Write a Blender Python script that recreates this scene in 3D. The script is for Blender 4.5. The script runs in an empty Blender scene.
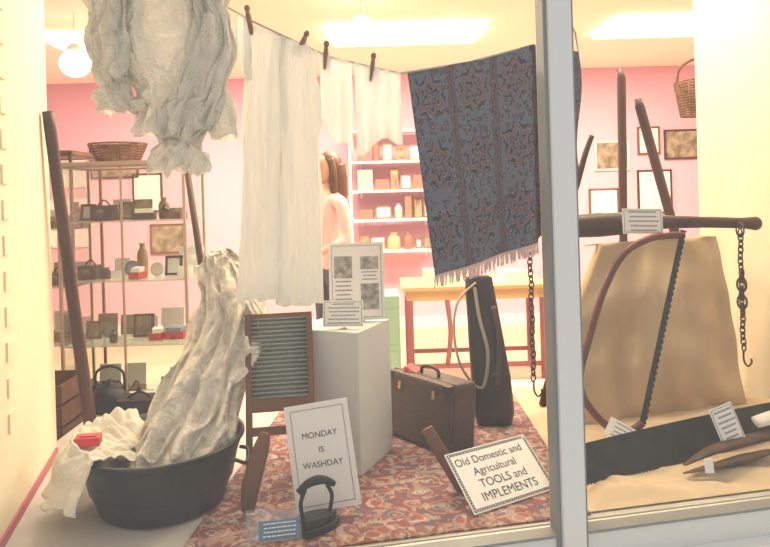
import bpy, math, random
from mathutils import Vector, Matrix, noise
random.seed(7)
sc=bpy.context.scene
try:
    sc.view_settings.view_transform='Standard'
except Exception: pass
R=math.radians
# ---------------------------------------------------------------- materials
def M(name,col,rough=.6,metal=0,col2=None,scale=8,detail=4,bump=0,bscale=None,trans=0,transp=0,emit=0,stretch=None,lo=.35,hi=.65):
    m=bpy.data.materials.new(name);m.use_nodes=True
    nt=m.node_tree;N=nt.nodes;L=nt.links
    b=N['Principled BSDF'];out=N['Material Output']
    b.inputs['Base Color'].default_value=(*col,1);b.inputs['Roughness'].default_value=rough;b.inputs['Metallic'].default_value=metal
    if emit:
        b.inputs['Emission Color'].default_value=(*col,1);b.inputs['Emission Strength'].default_value=emit
    tc=N.new('ShaderNodeTexCoord');mp=N.new('ShaderNodeMapping');L.new(tc.outputs['Object'],mp.inputs[0])
    if stretch: mp.inputs['Scale'].default_value=stretch
    if col2:
        n=N.new('ShaderNodeTexNoise');n.inputs['Scale'].default_value=scale;n.inputs['Detail'].default_value=detail
        L.new(mp.outputs[0],n.inputs['Vector'])
        r=N.new('ShaderNodeValToRGB');r.color_ramp.elements[0].position=lo;r.color_ramp.elements[1].position=hi
        r.color_ramp.elements[0].color=(*col,1);r.color_ramp.elements[1].color=(*col2,1)
        L.new(n.outputs['Fac'],r.inputs[0]);L.new(r.outputs[0],b.inputs['Base Color'])
    if bump:
        n2=N.new('ShaderNodeTexNoise');n2.inputs['Scale'].default_value=bscale or scale*3;n2.inputs['Detail'].default_value=6
        L.new(mp.outputs[0],n2.inputs['Vector'])
        bp=N.new('ShaderNodeBump');bp.inputs['Strength'].default_value=bump;bp.inputs['Distance'].default_value=.01
        L.new(n2.outputs['Fac'],bp.inputs['Height']);L.new(bp.outputs[0],b.inputs['Normal'])
    last=b.outputs[0]
    if trans:
        t=N.new('ShaderNodeBsdfTranslucent');t.inputs[0].default_value=(*col,1);mx=N.new('ShaderNodeMixShader');mx.inputs[0].default_value=trans
        L.new(last,mx.inputs[1]);L.new(t.outputs[0],mx.inputs[2]);last=mx.outputs[0]
    if transp:
        t=N.new('ShaderNodeBsdfTransparent');mx=N.new('ShaderNodeMixShader');mx.inputs[0].default_value=transp
        L.new(last,mx.inputs[1]);L.new(t.outputs[0],mx.inputs[2]);last=mx.outputs[0]
    L.new(last,out.inputs[0])
    return m
def ramp(N,cols,inter='CONSTANT'):
    r=N.new('ShaderNodeValToRGB');cr=r.color_ramp;cr.interpolation=inter
    while len(cr.elements)<len(cols): cr.elements.new(.5)
    for e,(p,c) in zip(cr.elements,cols): e.position=p;e.color=(*c,1)
    return r
def glass(name,fac=.07,tint=(1,1,1)):
    m=bpy.data.materials.new(name);m.use_nodes=True;nt=m.node_tree;N=nt.nodes;L=nt.links
    N.remove(N['Principled BSDF'])
    t=N.new('ShaderNodeBsdfTransparent');t.inputs[0].default_value=(*tint,1)
    g=N.new('ShaderNodeBsdfGlossy');g.inputs['Roughness'].default_value=.02
    mx=N.new('ShaderNodeMixShader');mx.inputs[0].default_value=fac
    L.new(t.outputs[0],mx.inputs[1]);L.new(g.outputs[0],mx.inputs[2]);L.new(mx.outputs[0],N['Material Output'].inputs[0]);return m
def towel_mat():
    m=M('printed_towel',(.06,.07,.14),.9,bump=.4,bscale=120);nt=m.node_tree;N=nt.nodes;L=nt.links;b=N['Principled BSDF']
    def mth(op,a,b_=None,c=None):
        n=N.new('ShaderNodeMath');n.operation=op
        for i,q in enumerate((a,b_,c)):
            if q is None: continue
            if hasattr(q,'is_output'): L.new(q,n.inputs[i])
            else: n.inputs[i].default_value=q
        return n.outputs[0]
    def mixc(f,a,c):
        mx=N.new('ShaderNodeMix');mx.data_type='RGBA'
        for i,q in ((0,f),(6,a),(7,c)):
            if hasattr(q,'is_output'): L.new(q,mx.inputs[i])
            elif i==0: mx.inputs[0].default_value=q
            else: mx.inputs[i].default_value=(*q,1)
        return mx.outputs[2]
    tc=N.new('ShaderNodeTexCoord');nz=N.new('ShaderNodeTexNoise');nz.inputs['Scale'].default_value=16
    ad=N.new('ShaderNodeVectorMath');ad.operation='MULTIPLY_ADD';ad.inputs[1].default_value=(.05,.05,0)
    L.new(tc.outputs['UV'],nz.inputs['Vector']);L.new(nz.outputs['Color'],ad.inputs[0]);L.new(tc.outputs['UV'],ad.inputs[2])
    s=N.new('ShaderNodeSeparateXYZ');L.new(ad.outputs[0],s.inputs[0]);u,v=s.outputs[0],s.outputs[1]
    pu=mth('SUBTRACT',mth('FRACT',mth('MULTIPLY',u,2.9)),.5);row=mth('MULTIPLY',v,3.0)
    pv=mth('SUBTRACT',mth('FRACT',row),.5)
    r=mth('SQRT',mth('ADD',mth('MULTIPLY',pu,pu),mth('MULTIPLY',pv,pv)));an=mth('ARCTAN2',pv,pu)
    f=mth('SINE',mth('ADD',mth('MULTIPLY',r,34.0),mth('MULTIPLY',mth('COSINE',mth('MULTIPLY',an,6.0)),1.9)))
    f=mth('MULTIPLY_ADD',f,.5,.5)
    C1=ramp(N,[(0,(.03,.032,.065)),(.22,(.10,.12,.19)),(.48,(.22,.23,.29)),(.68,(.05,.06,.11)),(.82,(.19,.085,.07))]);L.new(f,C1.inputs[0])
    vo=N.new('ShaderNodeTexVoronoi');vo.inputs['Scale'].default_value=30;L.new(ad.outputs[0],vo.inputs['Vector'])
    C2=ramp(N,[(0,(.42,.35,.35)),(.12,(.17,.08,.075)),(.26,(.04,.045,.09)),(.42,(.12,.14,.20))]);L.new(vo.outputs['Distance'],C2.inputs[0])
    md=ramp(N,[(0,(0,0,0)),(.34,(1,1,1))]);L.new(r,md.inputs[0])
    c=mixc(md.outputs[0],C1.outputs[0],C2.outputs[0])
    au=mth('ABSOLUTE',pu);bd=ramp(N,[(0,(0,0,0)),(.42,(1,1,1))]);L.new(au,bd.inputs[0])
    c=mixc(bd.outputs[0],c,(.14,.08,.09))
    ln=ramp(N,[(0,(0,0,0)),(.415,(1,1,1)),(.43,(0,0,0)),(.485,(1,1,1))]);L.new(au,ln.inputs[0])
    c=mixc(ln.outputs[0],c,(.03,.03,.055))
    n2=N.new('ShaderNodeTexNoise');n2.inputs['Scale'].default_value=75;L.new(tc.outputs['UV'],n2.inputs['Vector'])
    sp=ramp(N,[(0,(.4,.4,.4)),(.38,(0,0,0)),(.58,(.5,.5,.5)),(.66,(.8,.8,.8))]);L.new(n2.outputs['Fac'],sp.inputs[0])
    c=mixc(sp.outputs[0],c,(.17,.17,.21))
    L.new(c,b.inputs['Base Color']);return m
def rug_mat():
    m=M('woven_rug',(.5,.2,.15),.95,bump=.4,bscale=150);nt=m.node_tree;N=nt.nodes;L=nt.links;b=N['Principled BSDF']
    tc=N.new('ShaderNodeTexCoord');mp=N.new('ShaderNodeMapping');mp.inputs['Rotation'].default_value=(0,0,R(35));L.new(tc.outputs['Object'],mp.inputs[0])
    nz=N.new('ShaderNodeTexNoise');nz.inputs['Scale'].default_value=14;ad=N.new('ShaderNodeVectorMath');ad.operation='MULTIPLY_ADD';ad.inputs[1].default_value=(.05,.05,0)
    L.new(mp.outputs[0],nz.inputs['Vector']);L.new(nz.outputs['Color'],ad.inputs[0]);L.new(mp.outputs[0],ad.inputs[2])
    vo=N.new('ShaderNodeTexVoronoi');vo.inputs['Scale'].default_value=12;vo.inputs['Randomness'].default_value=.7;L.new(ad.outputs[0],vo.inputs['Vector'])
    r=ramp(N,[(0,(.48,.38,.32)),(.10,(.13,.05,.055)),(.18,(.44,.33,.28)),(.25,(.10,.10,.15)),(.34,(.28,.085,.08)),(.46,(.44,.30,.26)),(.52,(.20,.055,.06)),(.7,(.13,.10,.14))]);L.new(vo.outputs['Distance'],r.inputs[0])
    v2=N.new('ShaderNodeTexVoronoi');v2.inputs['Scale'].default_value=50;v2.inputs['Randomness'].default_value=1;L.new(ad.outputs[0],v2.inputs['Vector'])
    s=N.new('ShaderNodeSeparateColor');L.new(v2.outputs['Color'],s.inputs[0])
    r2=ramp(N,[(0,(.12,.11,.16)),(.25,(.26,.08,.075)),(.45,(.44,.33,.28)),(.6,(.30,.11,.10)),(.8,(.50,.43,.37))]);L.new(s.outputs[0],r2.inputs[0])
    mx=N.new('ShaderNodeMix');mx.data_type='RGBA';mx.inputs[0].default_value=.5;L.new(r.outputs[0],mx.inputs[6]);L.new(r2.outputs[0],mx.inputs[7])
    L.new(mx.outputs[2],b.inputs['Base Color']);return m
def lace_mat(name,col,scale,thr,op_hi=1,op_lo=.35,bands=False,tr=.3,base=.1):
    m=M(name,col,.9,trans=tr,bump=.4,bscale=70);nt=m.node_tree;N=nt.nodes;L=nt.links;out=N['Material Output']
    prev=out.inputs[0].links[0].from_socket
    tc=N.new('ShaderNodeTexCoord');vo=N.new('ShaderNodeTexVoronoi');vo.inputs['Scale'].default_value=scale;L.new(tc.outputs['UV'],vo.inputs['Vector'])
    r=ramp(N,[(0,(1-op_lo,)*3),(thr,(1-op_hi,)*3)]);L.new(vo.outputs['Distance'],r.inputs[0])
    fac=r.outputs[0]
    if bands:
        wv=N.new('ShaderNodeTexWave');wv.bands_direction='Y';wv.inputs['Scale'].default_value=5;wv.inputs['Distortion'].default_value=2.5;L.new(tc.outputs['UV'],wv.inputs['Vector'])
        r3=ramp(N,[(0,(0,0,0)),(.45,(1,1,1))]);L.new(wv.outputs['Fac'],r3.inputs[0])
        ml=N.new('ShaderNodeMath');ml.operation='MULTIPLY';L.new(fac,ml.inputs[0]);L.new(r3.outputs[0],ml.inputs[1])
        a2=N.new('ShaderNodeMath');a2.operation='ADD';a2.inputs[1].default_value=base;L.new(ml.outputs[0],a2.inputs[0]);fac=a2.outputs[0]
    t=N.new('ShaderNodeBsdfTransparent');mx=N.new('ShaderNodeMixShader');L.new(fac,mx.inputs[0]);L.new(prev,mx.inputs[1]);L.new(t.outputs[0],mx.inputs[2]);L.new(mx.outputs[0],out.inputs[0]);return m
def hessian_mat(name,c1,c2):
    m=M(name,c1,.95,col2=c2,scale=4,bump=.15,bscale=40);nt=m.node_tree;N=nt.nodes;L=nt.links;b=N['Principled BSDF']
    tc=N.new('ShaderNodeTexCoord');w=N.new('ShaderNodeTexChecker');w.inputs['Scale'].default_value=260;L.new(tc.outputs['Object'],w.inputs[0])
    bp=N.new('ShaderNodeBump');bp.inputs['Strength'].default_value=.35;bp.inputs['Distance'].default_value=.004;L.new(w.outputs['Fac'],bp.inputs['Height']);L.new(bp.outputs[0],b.inputs['Normal']);return m
WHITE=M('white_paint',(.85,.84,.82),.5)
FRAME=M('window_frame_paint',(.74,.74,.71),.4)
GASK=M('gasket_grey',(.27,.28,.28),.5)
PINK=M('pink_wall_paint',(.78,.45,.61),.8,col2=(.76,.43,.60),scale=.7)
CREAM=M('cream_wall_paint',(.82,.74,.58),.8,col2=(.79,.71,.55),scale=2)
PALE=M('pale_pink_panel',(.80,.62,.55),.7)
CEIL=M('ceiling_paint',(.95,.92,.80),.9)
SHOPF=M('shop_floor_lino',(.62,.5,.38),.5,col2=(.56,.45,.33),scale=3)
PLATF=M('display_base_paint',(.60,.58,.57),.7,col2=(.5,.48,.48),scale=5)
CARD=M('white_card',(.82,.82,.84),.6)
INK=M('black_ink',(.03,.03,.05),.6);INKG=M('grey_ink',(.28,.29,.32),.7)
BLUEL=M('blue_label',(.10,.2,.36),.5)
DWOOD=M('dark_wood',(.035,.016,.012),.5,col2=(.07,.028,.02),scale=6,stretch=(1,1,.15),bump=.2)
RWOOD=M('red_brown_wood',(.10,.036,.022),.5,col2=(.05,.02,.015),scale=8,stretch=(1,1,.2),bump=.2)
MWOOD=M('mid_wood',(.20,.09,.045),.6,col2=(.13,.06,.03),scale=10,stretch=(1,1,.2),bump=.2)
LWOOD=M('light_wood',(.72,.48,.25),.5,col2=(.65,.42,.2),scale=6,stretch=(.3,1,1))
TIN=M('dark_tin',(.018,.02,.02),.38,metal=.5,col2=(.06,.063,.06),scale=7,bump=.25,bscale=12)
ZINC=M('zinc_ridges',(.27,.30,.29),.5,metal=.25,col2=(.35,.38,.36),scale=9)
IRON=M('cast_iron',(.02,.02,.024),.5,metal=.5,bump=.3,bscale=60)
RUST=M('rusty_steel',(.055,.033,.024),.6,metal=.4,col2=(.11,.06,.037),scale=20,bump=.3)
RTUBE=M('red_painted_tube',(.15,.034,.028),.45,col2=(.08,.026,.022),scale=14)
BLADE=M('blackened_blade',(.014,.014,.016),.55,metal=.3,col2=(.035,.031,.03),scale=12)
LEATH=M('brown_leather',(.075,.041,.027),.55,col2=(.045,.025,.017),scale=9,bump=.3,bscale=50)
BLEATH=M('black_leather',(.014,.011,.010),.45,col2=(.03,.02,.016),scale=8,bump=.3,bscale=40)
STRAP=M('webbing_strap',(.34,.30,.24),.8)
RED=M('red_soap',(.55,.03,.04),.5,bump=.1)
CLOTH=M('white_cotton',(.90,.90,.88),.9,trans=.45,bump=.25,bscale=25)
CLOTH2=M('cream_cotton',(.74,.70,.63),.9,trans=.15,col2=(.86,.83,.78),scale=7,bump=.6,bscale=60)
LACEP=M('petticoat_lace',(.70,.65,.58),.95,trans=.18,col2=(.88,.85,.80),scale=45,detail=5,bump=1.0,bscale=80,lo=.38,hi=.52)
LACE=lace_mat('lace_cotton',(.84,.83,.79),130,.28,1,.66,True,.35,.04)
SHEER=lace_mat('sheer_cotton',(.90,.91,.91),90,.25,.92,.7,False,.5)
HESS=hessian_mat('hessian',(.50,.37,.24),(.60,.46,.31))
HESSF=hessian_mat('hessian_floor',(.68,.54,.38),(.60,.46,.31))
TOWEL=towel_mat();FRINGE=M('towel_fringe',(.72,.56,.54),.9)
RUG=rug_mat()
WICK=M('wicker',(.24,.12,.06),.7,col2=(.15,.07,.03),scale=40,bump=.4)
GLASS=glass('window_glass',.055,(1,.985,.95));CGL=glass('cabinet_glass',.09,(.96,.985,.97));EDGE=M('glass_edge',(.45,.62,.55),.2,transp=.45)
PLEX=glass('perspex',.12,(.92,.94,.96))
PLINTH=M('plinth_paint',(.56,.59,.61),.6)
GREEN=M('green_paint',(.30,.5,.4),.6)
SKIN=M('skin',(.60,.33,.23),.5);HAIR=M('brown_hair',(.08,.03,.015),.5,col2=(.13,.05,.02),scale=30)
TOPM=M('pink_blouse',(.78,.52,.53),.8);TROU=M('dark_trousers',(.08,.08,.12),.8);EYE=M('eye_dark',(.03,.02,.02),.3);LIP=M('lips',(.5,.15,.15),.5)
LAMP=M('lamp_glow',(1,.93,.75),.5,emit=7)
BRASS=M('brass',(.6,.42,.15),.35,metal=.9)
ROPE=M('cotton_rope',(.45,.42,.37),.9)
PEG=M('peg_wood',(.22,.12,.07),.7)
MAG=M('magenta_paint',(.42,.12,.15),.6)
# ---------------------------------------------------------------- mesh builder
def rotz(a): return Matrix.Rotation(a,4,'Z')
def TR(loc,rot=(0,0,0)):
    from mathutils import Euler
    return Matrix.Translation(loc)@Euler(rot).to_matrix().to_4x4()
class MB:
    def __init__(s): s.v=[];s.f=[];s.m=[];s.s=[];s.uv=[]
    def add(s,vs,fs,mi=0,sm=False,T=None,uv=None):
        o=len(s.v)
        for i,p in enumerate(vs):
            p=Vector(p)
            if T is not None: p=T@p
            s.v.append(p);s.uv.append(uv[i] if uv else (p.x,p.z))
        for f in fs: s.f.append([o+i for i in f]);s.m.append(mi);s.s.append(sm)
        return s
    def box(s,c,d,mi=0,rot=(0,0,0),T=None):
        X=TR(c,rot)
        if T is not None: X=T@X
        a,b,h=[q/2 for q in d]
        vs=[(x,y,z) for x in(-a,a) for y in(-b,b) for z in(-h,h)]
        return s.add(vs,[(0,1,3,2),(4,6,7,5),(0,4,5,1),(2,3,7,6),(0,2,6,4),(1,5,7,3)],mi,False,X)
    def prism(s,poly,z0,z1,mi=0,T=None):
        n=len(poly);vs=[(x,y,z0) for x,y in poly]+[(x,y,z1) for x,y in poly]
        fs=[list(range(n))[::-1],list(range(n,2*n))]+[(i,(i+1)%n,n+(i+1)%n,n+i) for i in range(n)]
        return s.add(vs,fs,mi,False,T)
    def loft(s,rows,mi=0,cap0=True,cap1=True,sm=True,T=None,closed=True):
        n=len(rows[0]);vs=[p for r in rows for p in r];fs=[];uv=[]
        for j,r in enumerate(rows):
            for i in range(n): uv.append((i/n,j/max(1,len(rows)-1)))
        for j in range(len(rows)-1):
            for i in range(n if closed else n-1):
                k=(i+1)%n;fs.append((j*n+i,j*n+k,(j+1)*n+k,(j+1)*n+i))
        if closed and cap0: fs.append(list(range(n))[::-1])
        if closed and cap1: fs.append([(len(rows)-1)*n+i for i in range(n)])
        return s.add(vs,fs,mi,sm,T,uv)
    def tube(s,pts,rad,mi=0,n=12,T=None,smooth=0,flat=1):
        pts=[Vector(p) for p in pts]
        rad=list(rad) if hasattr(rad,'__len__') else [rad]*len(pts)
        if smooth:
            P=[];Q=[]
            for i in range(len(pts)-1):
                p0=pts[max(0,i-1)];p1=pts[i];p2=pts[i+1];p3=pts[min(len(pts)-1,i+2)]
                for k in range(smooth):
                    t=k/smooth
                    P.append(.5*((2*p1)+(p2-p0)*t+(2*p0-5*p1+4*p2-p3)*t*t+(3*p1-p0-3*p2+p3)*t**3));Q.append(rad[i]*(1-t)+rad[i+1]*t)
            P.append(pts[-1]);Q.append(rad[-1]);pts,rad=P,Q
        rows=[];up=None
        for i,p in enumerate(pts):
            d=(pts[min(i+1,len(pts)-1)]-pts[max(i-1,0)]).normalized()
            if up is None:
                up=Vector((0,0,1)) if abs(d.z)<.8 else Vector((0,1,0))
            a=d.cross(up).normalized();up=a.cross(d).normalized()
            rows.append([p+(a*math.cos(t)+up*math.sin(t)*flat)*rad[i] for t in [2*math.pi*k/n for k in range(n)]])
        return s.loft(rows,mi,T=T)
    def lathe(s,prof,mi=0,n=36,T=None,sm=True,sx=1,sy=1,cap0=False,cap1=False):
        rows=[[(r*math.cos(t)*sx,r*math.sin(t)*sy,z) for t in [2*math.pi*k/n for k in range(n)]] for r,z in prof]
        return s.loft(rows,mi,cap0,cap1,sm,T)
    def grid(s,fn,nu,nv,mi=0,T=None,sm=True):
        vs=[];uv=[]
        for j in range(nv+1):
            for i in range(nu+1):
                u=i/nu;v=j/nv;vs.append(fn(u,v));uv.append((u,v))
        fs=[(j*(nu+1)+i,j*(nu+1)+i+1,(j+1)*(nu+1)+i+1,(j+1)*(nu+1)+i) for j in range(nv) for i in range(nu)]
        return s.add(vs,fs,mi,sm,T,uv)
    def torus(s,Rr,r,mi=0,T=None,sx=1,sy=1,n=16,m=8):
        vs=[((Rr+r*math.cos(b))*math.cos(a)*sx,(Rr+r*math.cos(b))*math.sin(a)*sy,r*math.sin(b)) for a in [2*math.pi*k/n for k in range(n)] for b in [2*math.pi*k/m for k in range(m)]]
        fs=[(i*m+j,((i+1)%n)*m+j,((i+1)%n)*m+(j+1)%m,i*m+(j+1)%m) for i in range(n) for j in range(m)]
        return s.add(vs,fs,mi,True,T)
    def ball(s,c,r,mi=0,n=20,T=None):
        rows=[[(c[0]+r[0]*math.sin(p)*math.cos(t),c[1]+r[1]*math.sin(p)*math.sin(t),c[2]-r[2]*math.cos(p)) for t in [2*math.pi*k/n for k in range(n)]] for p in [math.pi*(j+.02)/(n*.5+.04) for j in range(n//2+1)]]
        return s.loft(rows,mi,T=T)
    def build(s,name,mats,loc=(0,0,0),rot=(0,0,0),parent=None,bevel=0,solid=0,mat=None,sub=0):
        me=bpy.data.meshes.new(name);me.from_pydata([tuple(p) for p in s.v],[],s.f)
        for m in (mats if isinstance(mats,(list,tuple)) else [mats]): me.materials.append(m)
        for i,p in enumerate(me.polygons): p.material_index=s.m[i];p.use_smooth=s.s[i]
        u=me.uv_layers.new(name='UVMap')
        for l in me.loops: u.data[l.index].uv=s.uv[l.vertex_index]
        me.validate();me.update()
        o=bpy.data.objects.new(name,me);sc.collection.objects.link(o)
        if mat is not None: o.matrix_world=mat
        else: o.location=loc;o.rotation_euler=rot
        if parent: o.parent=parent
        if solid: md=o.modifiers.new('s','SOLIDIFY');md.thickness=solid;md.offset=0
        if bevel: md=o.modifiers.new('b','BEVEL');md.width=bevel;md.segments=2;md.limit_method='ANGLE'
        if sub: md=o.modifiers.new('u','SUBSURF');md.levels=sub;md.render_levels=sub
        return o
def empty(name,loc=(0,0,0),rot=(0,0,0),mat=None):
    o=bpy.data.objects.new(name,None);sc.collection.objects.link(o);o.empty_display_size=.05
    if mat is not None: o.matrix_world=mat
    else: o.location=loc;o.rotation_euler=rot
    return o
def text(par,body,size,x,y,z,mt,name='lettering',bold=0):
    c=bpy.data.curves.new(name,'FONT');c.body=body;c.size=size;c.align_x='CENTER';c.align_y='CENTER';c.extrude=.0002;c.offset=bold
    c.materials.append(mt);o=bpy.data.objects.new(name,c);sc.collection.objects.link(o);o.parent=par;o.location=(x,y,z);return o
def card(name,centre,yaw,lean,roll,w,h,lines=(),border=0,marks=0,pics=(),stand=True,mt=CARD,T=None,bpat=False):
    mat=T if T is not None else Matrix.Translation(centre)@rotz(yaw)@Matrix.Rotation(R(90)-lean,4,'X')@rotz(roll)
    e=empty(name,mat=mat)
    MB().box((0,0,0),(w,h,.003)).build('card_sheet',mt,parent=e)
    if border:
        b=MB();g=border;t=.0013
        def fr(g,t):
            b.box((0,h/2-g,.002),(w-2*g,t,.001));b.box((0,-h/2+g,.002),(w-2*g,t,.001));b.box((w/2-g,0,.002),(t,h-2*g,.001));b.box((-w/2+g,0,.002),(t,h-2*g,.001))
        fr(g,t)
        if bpat:
            fr(g*.4,.001)
            for k in range(int((w-g)/.009)):
                for sy in(-1,1): b.box((-w/2+g*.7+k*.009,sy*(h/2-g*.7),.002),(.0045,.0045,.001),rot=(0,0,.78))
            for k in range(int((h-g)/.009)):
                for sx in(-1,1): b.box((sx*(w/2-g*.7),-h/2+g*.7+k*.009,.002),(.0045,.0045,.001),rot=(0,0,.78))
        b.build('card_border',INK,parent=e)
    for (t,s,x,y,*k) in lines: text(e,t,s,x,y,.0022,k[0] if k else INK)
    if marks:
        b=MB()
        for k in range(marks):
            y=h*.36-k*h*.72/max(1,marks-1);ww=w*random.uniform(.5,.78)
            x=-ww/2
            while x<ww/2:
                l=random.uniform(.006,.014)*w/.1*.6;b.box((x+l/2,y,.002),(l*.8,h*.3/marks,.0006));x+=l
        b.build('print_lines',INKG,parent=e)
    if pics:
        b=MB()
        for (x,y,a,c) in pics: b.box((x,y,.002),(a,c,.001))
        b.build('printed_pictures',M('print_grey',(.5,.48,.46),.7,col2=(.2,.2,.2),scale=40),parent=e)
    if stand: MB().add([(-w*.15,-h*.5,-.002),(w*.15,-h*.5,-.002),(0,h*.3,-.002),(0,-h*.5,-.002-h*.35)],[(0,1,2),(0,3,2),(1,2,3)]).build('card_strut',mt,parent=e)
    return e
# ---------------------------------------------------------------- room shell
FZ=-.44;CZ=2.3
def wy(x): return 1.83+.185*x
MB().box((.3,4.6,FZ-.03),(9.4,6.2,.06)).build('floor',SHOPF)
MB().prism([(-4.4,wy(-4.4)),(5,wy(5)),(5,7.7),(-4.4,7.7)],CZ,CZ+.08).build('ceiling',CEIL)
MB().box((.3,7.05,.93),(9.4,.1,2.74)).build('wall_back',PINK)
MB().prism([(-4.4,wy(-4.4)),(-4.3,wy(-4.3)),(-4.3,7),(-4.4,7)],FZ,CZ).build('wall_left',PINK)
MB().prism([(4.9,wy(4.9)),(5,wy(5)),(5,7),(4.9,7)],FZ,CZ).build('wall_right',PINK)
MB().box((.3,6.985,FZ+.06),(9.2,.03,.12)).build('baseboard_back',WHITE)
MB().prism([(-1.18,1.64),(-1.085,1.655),(-1.352,2.62),(-1.43,2.60)],0,CZ).build('wall_display_left',CREAM)
def wx(y): return -1.085-.2767*(y-1.655)
w=MB()
for k in range(19): w.prism([(wx(2.0)-.002,2.0),(wx(2.0)+.006,2.002),(wx(2.06)+.006,2.062),(wx(2.06)-.002,2.06)],.30+k*.11,.36+k*.11)
w.build('trim_1',CREAM)
MB().prism([(wx(1.68)-.002,1.68),(wx(1.68)+.008,1.68),(wx(2.6)+.008,2.6),(wx(2.6)-.002,2.6)],.0,.03).build('trim_2',MAG)
MB().prism([(wx(1.85)-.002,1.85),(wx(1.85)+.007,1.85),(wx(1.875)+.007,1.875),(wx(1.875)-.002,1.875)],.05,CZ).build('trim_3',PALE)
MB().prism([(1.65,3.42),(1.72,3.43),(2.02,2.24),(1.94,2.2)],0,CZ).build('wall_display_right',CREAM)
p=MB();p.prism([(-1.42,wy(-1.42)+.035),(2.04,wy(2.04)+.035),(2.04,3.45),(-1.42,3.45)],FZ,0);p.build('display_platform',PLATF)
MB().prism([(-.62,wy(-.62)+.05),(.60,wy(.60)+.05),(.62,3.3),(-.5,3.3)],.0005,.006).build('kilim_rug',RUG)
# window
A=math.atan(.185)
W=empty('window_1',(0,1.83,0),(0,0,A))
f=MB()
f.box((.516,-.01,1.1),(.072,.10,2.4));f.box((-1.13,-.01,1.1),(.06,.10,2.4))
f.box((.49,-.01,2.32),(3.3,.1,.1));f.box((.49,0,-.045),(3.3,.07,.085));f.box((2.13,-.01,1.1),(.07,.1,2.4))
f.build('frame',FRAME,parent=W,bevel=.006)
g=MB()
g.box((.474,-.02,1.1),(.012,.05,2.3));g.box((.557,-.02,1.1),(.010,.05,2.3))
g.box((-.32,-.02,.002),(1.58,.05,.008));g.box((1.33,-.02,.002),(1.54,.05,.008))
g.build('gasket',GASK,parent=W)
MB().box((-.32,0,1.14),(1.58,.006,2.26)).build('glass_pane_1',GLASS,parent=W)
MB().box((1.33,0,1.14),(1.53,.006,2.26)).build('glass_pane_2',GLASS,parent=W)
MB().box((.49,-.14,-.11),(3.5,.28,.05)).build('window_sill',WHITE,parent=W,bevel=.006)
MB().prism([(-1.9,wy(-1.9)-.03),(2.2,wy(2.2)-.03),(2.2,wy(2.2)+.03),(-1.9,wy(-1.9)+.03)],FZ,-.14).build('wall_front',CREAM)
MB().prism([(-4.4,wy(-4.4)),(-1.18,wy(-1.18)),(-1.18,wy(-1.18)+.06),(-4.4,wy(-4.4)+.06)],FZ,CZ).build('wall_front.001',CREAM)
MB().prism([(2.2,wy(2.2)),(5,wy(5)),(5,wy(5)+.06),(2.2,wy(2.2)+.06)],FZ,CZ).build('wall_front.002',CREAM)
# ---------------------------------------------------------------- wash tub
tub=empty('wash_tub',(-.768,2.17,.007))
t=MB();t.lathe([(.0,.0),(.19,.0),(.2,.004),(.222,.07),(.228,.075),(.245,.15),(.262,.2),(.27,.205),(.27,.213),(.258,.212),(.238,.15),(.195,.012),(.0,.012)],n=56)
t.build('tub_shell',TIN,parent=tub)
t=MB()
for a in (R(-12),R(168)):
    c,s_=math.cos(a),math.sin(a)
    t.tube([(.255*c-.05*-s_*1,.255*s_-.05*c,.17),(.285*c-.045*-s_,.285*s_-.045*c,.165),(.30*c,.30*s_,.14),(.285*c+.045*-s_,.285*s_+.045*c,.165),(.255*c+.05*-s_,.255*s_+.05*c,.17)],.006,smooth=5)
t.build('tub_handles',TIN,parent=tub)
def dr(u,v):
    a=R(128+118*u)
    prof=[(.10,.165),(.19,.195),(.262,.228),(.285,.225),(.305,.18),(.325,.12),(.345,.07)]
    k=v*6;i=min(5,int(k));q=k-i
    r=prof[i][0]*(1-q)+prof[i+1][0]*q;z=prof[i][1]*(1-q)+prof[i+1][1]*q
    fold=math.sin(a*15+v*1.5)*.016*v+noise.noise(Vector((a*3,v*4,1)))*.035*v
    if v<.45: z+=abs(noise.noise(Vector((a*5,v*9,3))))*.04
    edge=noise.noise(Vector((a*2.2,0,5)))*.35+.75+.25*math.sin(u*math.pi)
    if v>.5:
        z=.225-(.225-z)*max(.3,min(1.15,edge))
    r+=fold
    if u<.45 and v>.4: r+=.05*(v-.4)/.6*(1-u)
    return (-.768+r*math.cos(a),2.17+r*math.sin(a),z+.01+.012*noise.noise(Vector((a*9,v*9,7))))
MB().grid(dr,90,50).build('white_linen_cloth',CLOTH2,solid=.004)
s=MB();s.box((0,0,.014),(.075,.05,.028));s.box((0,0,.03),(.05,.028,.004));s.build('soap_bar',RED,(-.955,2.04,.245),(0,.05,.25),bevel=.006)
rows=[(-.652,-.596,2.46,.80,.02),(-.688,-.560,2.44,.76,.035),(-.70,-.505,2.42,.68,.06),(-.70,-.455,2.39,.568,.075),(-.73,-.465,2.36,.486,.08),(-.78,-.51,2.3,.372,.08),(-.831,-.535,2.24,.262,.09),(-.88,-.555,2.2,.185,.11),(-.885,-.60,2.16,.12,.1)]
def interp(rows,t):
    k=t*(len(rows)-1);i=min(len(rows)-2,int(k));q=k-i;q=q*q*(3-2*q)*.5+q*.5
    return [a*(1-q)+b*q for a,b in zip(rows[i],rows[i+1])]
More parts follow.
